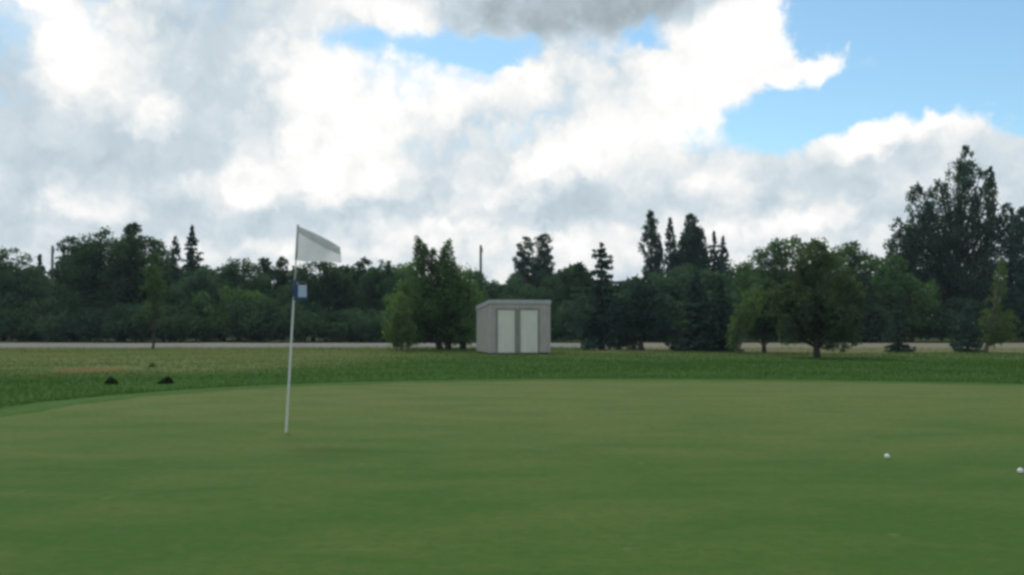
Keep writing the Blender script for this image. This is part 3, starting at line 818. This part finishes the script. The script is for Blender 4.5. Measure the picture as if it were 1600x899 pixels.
# doors: positions along the front
a0, a1, b0_, b1_ = 0.30, 1.02, 1.23, 1.97
DH = HF - 0.34
box_obj('skid', (0.02, SW - 0.02, 0.05, 0.20, -0.10, 0.07), M_SKID, shed, 0.01)
box_obj('skid', (0.02, SW - 0.02, SDp - 0.2, SDp - 0.05, -0.10, 0.07), M_SKID, shed, 0.01)
ribbed('side_wall', (0, SDp), (0, 0), 0.05, HB - 0.02, HF - 0.02, M_SIDING, shed)
ribbed('side_wall', (SW, 0), (SW, SDp), 0.05, HF - 0.02, HB - 0.02, M_SIDING, shed)
ribbed('back_wall', (SW, SDp), (0, SDp), 0.05, HB - 0.02, HB - 0.02, M_SIDING, shed)
ribbed('front_wall', (0.035, 0.0), (a0 - 0.07, 0.0), 0.05, HF - 0.05, HF - 0.05, M_SIDING, shed, pitch=0.08)
ribbed('front_wall', (b1_ + 0.07, 0.0), (SW - 0.035, 0.0), 0.05, HF - 0.05, HF - 0.05, M_SIDING, shed)
ribbed('header_panel', (a0 - 0.07, 0.0), (b1_ + 0.07, 0.0), DH + 0.07, HF - 0.05, HF - 0.05, M_SIDING, shed)
for (u0, u1) in ((a0 - 0.07, a0), (a1, b0_), (b1_, b1_ + 0.07)):
    box_obj('door_post', (u0 + 0.003, u1 - 0.003, -0.022, 0.05, 0.03, DH + 0.066), M_FRAME, shed)
box_obj('door_lintel', (a0 + 0.002, a1 - 0.002, -0.019, 0.05, DH + 0.004, DH + 0.064), M_FRAME, shed)
box_obj('door_lintel', (b0_ + 0.002, b1_ - 0.002, -0.019, 0.05, DH + 0.004, DH + 0.064), M_FRAME, shed)
for (u0, u1) in ((a0, a1), (b0_, b1_)):
    d = ribbed('door', (u0 + 0.008, 0.012), (u1 - 0.008, 0.012), 0.06, DH, DH, M_DOOR, shed, pitch=0.12, depth=0.012)
    box_obj('threshold', (u0 + 0.004, u1 - 0.004, -0.03, 0.06, 0.015, 0.055), M_FRAME, shed)
for (cx, cy) in ((-0.02, -0.02), (SW - 0.03, -0.02), (-0.02, SDp - 0.03), (SW - 0.03, SDp - 0.03)):
    box_obj('corner_trim', (cx, cx + 0.05, cy, cy + 0.05, 0.03, (HF if cy < 1 else HB) - 0.03), M_TRIM, shed, 0.004)
# roof slab, sloping to the back, and its fascia
ov = 0.03
vs = np.array([(-ov, -ov, HF), (SW + ov, -ov, HF), (SW + ov, SDp + ov, HB), (-ov, SDp + ov, HB),
               (-ov, -ov, HF + 0.05), (SW + ov, -ov, HF + 0.05), (SW + ov, SDp + ov, HB + 0.05), (-ov, SDp + ov, HB + 0.05)])
roof = mesh_obj('roof', vs, box(0, 1, 0, 1, 0, 1)[1], M_ROOF, shed)
box_obj('fascia', (-ov - 0.01, SW + ov + 0.01, -ov - 0.025, -ov - 0.002, HF - 0.09, HF + 0.06), M_TRIM, roof, 0.004)
vs = np.array([(-ov - 0.02, -ov, HF - 0.09), (-ov - 0.003, -ov, HF - 0.09), (-ov - 0.003, SDp + ov, HB - 0.08), (-ov - 0.02, SDp + ov, HB - 0.08),
               (-ov - 0.02, -ov, HF + 0.06), (-ov - 0.003, -ov, HF + 0.06), (-ov - 0.003, SDp + ov, HB + 0.06), (-ov - 0.02, SDp + ov, HB + 0.06)])
mesh_obj('barge_board', vs, box(0, 1, 0, 1, 0, 1)[1], M_TRIM, roof)
vs2 = vs.copy(); vs2[:, 0] += SW + 2 * ov + 0.023
mesh_obj('barge_board', vs2, box(0, 1, 0, 1, 0, 1)[1], M_TRIM, roof)

# ------------------------------------------------------------------ utility poles behind the trees
M_POLE = plain('weathered_pole_wood', (0.10, 0.095, 0.085), (0.17, 0.16, 0.145), 0.9, (8, 8, 0.6))
M_IRON = plain('dark_iron', (0.05, 0.05, 0.05), (0.09, 0.09, 0.085), 0.6)
def utility_pole(px, top, dist, label):
    x = at(px, 500, dist)[0]; z = gz(x, dist); H = at(px, top, dist)[1] - z
    root = empty('utility_pole', (x, dist, z), label, 'pole', 'utility poles behind the shelter belt')
    T = Tubes(); T.tube([(0, 0, -0.3), (0.01, 0, H * 0.5), (0, 0, H)], [0.15, 0.125, 0.10], 10); T.build('post', M_POLE, root)
    T = Tubes(); T.tube([(0, 0, H - 0.01), (0, 0, H + 0.05), (0, 0, H + 0.12)], [0.105, 0.09, 0.02], 10); T.build('cap', M_IRON, root)
    T = Tubes(); T.tube([(0.13, 0, H - 0.5), (0.13, 0, H - 0.15)], [0.03, 0.03], 8); T.tube([(0.0, 0, H - 0.35), (0.13, 0, H - 0.35)], [0.02, 0.02], 6); T.build('insulator', M_IRON, root)
utility_pole(80, 386, 74, 'weathered utility pole rising in the notch between two leafy trees')
utility_pole(751, 385, 72, 'weathered utility pole rising behind the tree beside the shed')

# ------------------------------------------------------------------ flagstick
M_STICK = plain('white_painted_stick', (0.62, 0.63, 0.60), (0.74, 0.75, 0.72), 0.4, (4, 4, 2))
M_BLUE = plain('blue_plastic', (0.024, 0.056, 0.13), (0.034, 0.074, 0.16), 0.45)
M_WHITE = plain('white_plastic', (0.38, 0.46, 0.62), (0.46, 0.54, 0.68), 0.5)
def flag_mat():
    m, N, b = new_mat('white_flag_nylon')
    tcn = N.n.new('ShaderNodeTexCoord')
    wv = N.n.new('ShaderNodeTexWave'); wv.bands_direction = 'X'; wv.inputs['Scale'].default_value = 22; wv.inputs['Distortion'].default_value = 1.0
    N.l.new(tcn.outputs['Object'], wv.inputs['Vector'])
    n1 = N.noise(tcn.outputs['Object'], 14, 4, 0.6)
    col = N.mix(N.math('MULTIPLY', wv.outputs['Fac'], 0.8), (0.62, 0.63, 0.64), (0.78, 0.785, 0.79))
    col = N.mix(N.mapr(n1, 0.45, 0.75, 0, 0.3), col, (0.55, 0.545, 0.555))
    N.l.new(col, b.inputs['Base Color']); b.inputs['Roughness'].default_value = 0.8; set_spec(b, 0.2)
    tr = N.n.new('ShaderNodeBsdfTranslucent'); N.l.new(col, tr.inputs['Color'])
    mx = N.n.new('ShaderNodeMixShader'); mx.inputs[0].default_value = 0.55
    N.l.new(b.outputs[0], mx.inputs[1]); N.l.new(tr.outputs[0], mx.inputs[2]); N.l.new(mx.outputs[0], N.n['Material Output'].inputs['Surface'])
    return m
M_FLAG = flag_mat()
FD = EYE / ((677 - 500) / F)           # where the stick meets the turf
fx, _ = at(447, 677, FD)
stick = empty('golf_flagstick', (fx, FD, 0.012), 'leaning white golf flagstick with pale flag and small blue marker plate', 'flagstick')
tx, tz = at(465.5, 352, FD)
tip = np.array([tx - fx, 0.0, tz - 0.012])
up = tip / np.linalg.norm(tip)
def on(t): return tip * t
T = Tubes()
T.tube([on(-0.05), on(0.0), on(0.33), on(0.66), on(0.70)], [0.012, 0.012, 0.0115, 0.010, 0.010], 12)
T.build('pole', M_STICK, stick)
T = Tubes(); T.tube([on(0.69), on(0.85), on(0.998)], [0.0078, 0.0072, 0.0068], 10); T.build('upper_pole', M_STICK, stick)
T = Tubes(); T.tube([on(0.995), on(1.0), on(1.004)], [0.011, 0.013, 0.006], 12); T.build('tip_cap', M_STICK, stick)
def loc_pt(px, py, dy=0.0):
    x, z = at(px, py, FD); return np.array([x - fx, dy, z - 0.012])
# the cloth: a grid hung from the pole, sagging to the fly end
nu, nv = 28, 16
tl, bl_, tr_, br = loc_pt(465.5, 353), loc_pt(464.5, 407), loc_pt(533, 387), loc_pt(532, 411)
def cloth(u, v):
    top_ = tl * (1 - u) + tr_ * u + np.array([0, 0, 0.012 * math.sin(u * 3.1)])
    bot = bl_ * (1 - u) + br * u + np.array([0, 0, -0.006 * math.sin(u * 6.0)])
    p = top_ * (1 - v) + bot * v
    p[1] = 0.05 * u * math.sin(u * 5.2 + v * 2.6) + 0.02 * math.sin(u * 11 + v * 3.0) * u + 0.05 * u * (0.5 - v)
    return p
vs = [cloth(i / nu, j / nv) for j in range(nv + 1) for i in range(nu + 1)]
fc = [[j * (nu + 1) + i, j * (nu + 1) + i + 1, (j + 1) * (nu + 1) + i + 1, (j + 1) * (nu + 1) + i] for j in range(nv) for i in range(nu)]
flag = mesh_obj('flag', np.array(vs), fc, M_FLAG, stick, smooth=True)
# the top corner of the cloth folds over itself: a second layer along the upper edge
vs = []; fc = []; m_ = 8
for i in range(nu + 1):
    u = i / nu
    for j in range(m_ + 1):
        v = (j / m_) * (0.16 + 0.34 * u ** 0.8)
        p = cloth(u, v); p[1] -= 0.006 + 0.006 * math.sin(3.14 * j / m_)
        vs.append(p)
for i in range(nu):
    for j in range(m_):
        a = i * (m_ + 1) + j
        fc.append([a, a + m_ + 1, a + m_ + 2, a + 1])
fold = mesh_obj('folded_edge', np.array(vs), fc, M_FLAG, flag, smooth=True)
T = Tubes(); T.tube([on(0.832), on(0.996)], [0.0115, 0.0115], 10); T.build('sleeve', M_FLAG, flag)
# marker plate
c = loc_pt(470, 457.5)
T = Tubes(); T.tube([on(0.655), on(0.735)], [0.017, 0.017], 12); T.build('clamp', M_BLUE, stick)
hw_, hh_ = 10.5 * FD / F, 12 * FD / F
v, f = box(c[0] - hw_, c[0] + hw_, -0.026, -0.014, c[2] - hh_, c[2] + hh_)
plate = mesh_obj('marker_plate', v, f, M_BLUE, stick)
bv = plate.modifiers.new('bevel', 'BEVEL'); bv.width = 0.004; bv.segments = 3
c2 = loc_pt(473.5, 455.5)
v, f = box(c2[0] - 6.6 * FD / F, c2[0] + 6.6 * FD / F, -0.031, -0.025, c2[2] - 9.2 * FD / F, c2[2] + 9.2 * FD / F)
panel = mesh_obj('white_panel', v, f, M_WHITE, plate)
bv = panel.modifiers.new('bevel', 'BEVEL'); bv.width = 0.003; bv.segments = 3

# ------------------------------------------------------------------ golf balls
def ball_mat():
    m, N, b = new_mat('white_golf_ball_cover')
    tcn = N.n.new('ShaderNodeTexCoord')
    vo = N.n.new('ShaderNodeTexVoronoi'); vo.inputs['Scale'].default_value = 260
    N.l.new(tcn.outputs['Object'], vo.inputs['Vector'])
    N.l.new(N.mix(vo.outputs['Distance'], (0.74, 0.75, 0.72), (0.80, 0.80, 0.78)), b.inputs['Base Color'])
    b.inputs['Roughness'].default_value = 0.35
    bump(N, b, vo.outputs['Distance'], 0.5, 0.001)
    return m
M_BALL = ball_mat()
import bmesh
bm = bmesh.new(); bmesh.ops.create_icosphere(bm, subdivisions=4, radius=0.02135)
for v_ in bm.verts:      # shallow dimples
    q = v_.co.normalized()
    s_ = math.sin(q.x * 22) * math.sin(q.y * 22) * math.sin(q.z * 22)
    v_.co -= q * 0.0003 * max(0.0, s_)
me = bpy.data.meshes.new('golf_ball'); bm.to_mesh(me); bm.free()
me.polygons.foreach_set('use_smooth', np.ones(len(me.polygons), dtype=bool)); me.materials.append(M_BALL)
for (bx, by) in ((1386, 718), (1594.5, 741)):
    d = EYE / ((by - 500) / F)
    o = bpy.data.objects.new('golf_ball', me); COL.objects.link(o)
    x, _ = at(bx, by, d); o.location = (x, d, 0.012 + 0.0205)
    tag(o, 'white golf ball lying on the putting green', 'golf ball', 'golf balls on the green')

# ------------------------------------------------------------------ thin haze volume, added to lift and blue the darks of the wood
hv, hf = box(-2600, 2600, -2600, 2600, -1.6, 18)
hm = bpy.data.materials.new('haze_lift'); hm.use_nodes = True
hm.node_tree.nodes.clear()
ho = hm.node_tree.nodes.new('ShaderNodeOutputMaterial'); hp = hm.node_tree.nodes.new('ShaderNodeVolumePrincipled')
hp.inputs['Color'].default_value = (0.72, 0.88, 1.0, 1); hp.inputs['Density'].default_value = 0.00035
hm.node_tree.links.new(hp.outputs[0], ho.inputs['Volume'])
tag(mesh_obj('haze', hv, hf, hm), 'thin pale haze volume added to lift the darks of the wood', 'haze', kind='stuff')
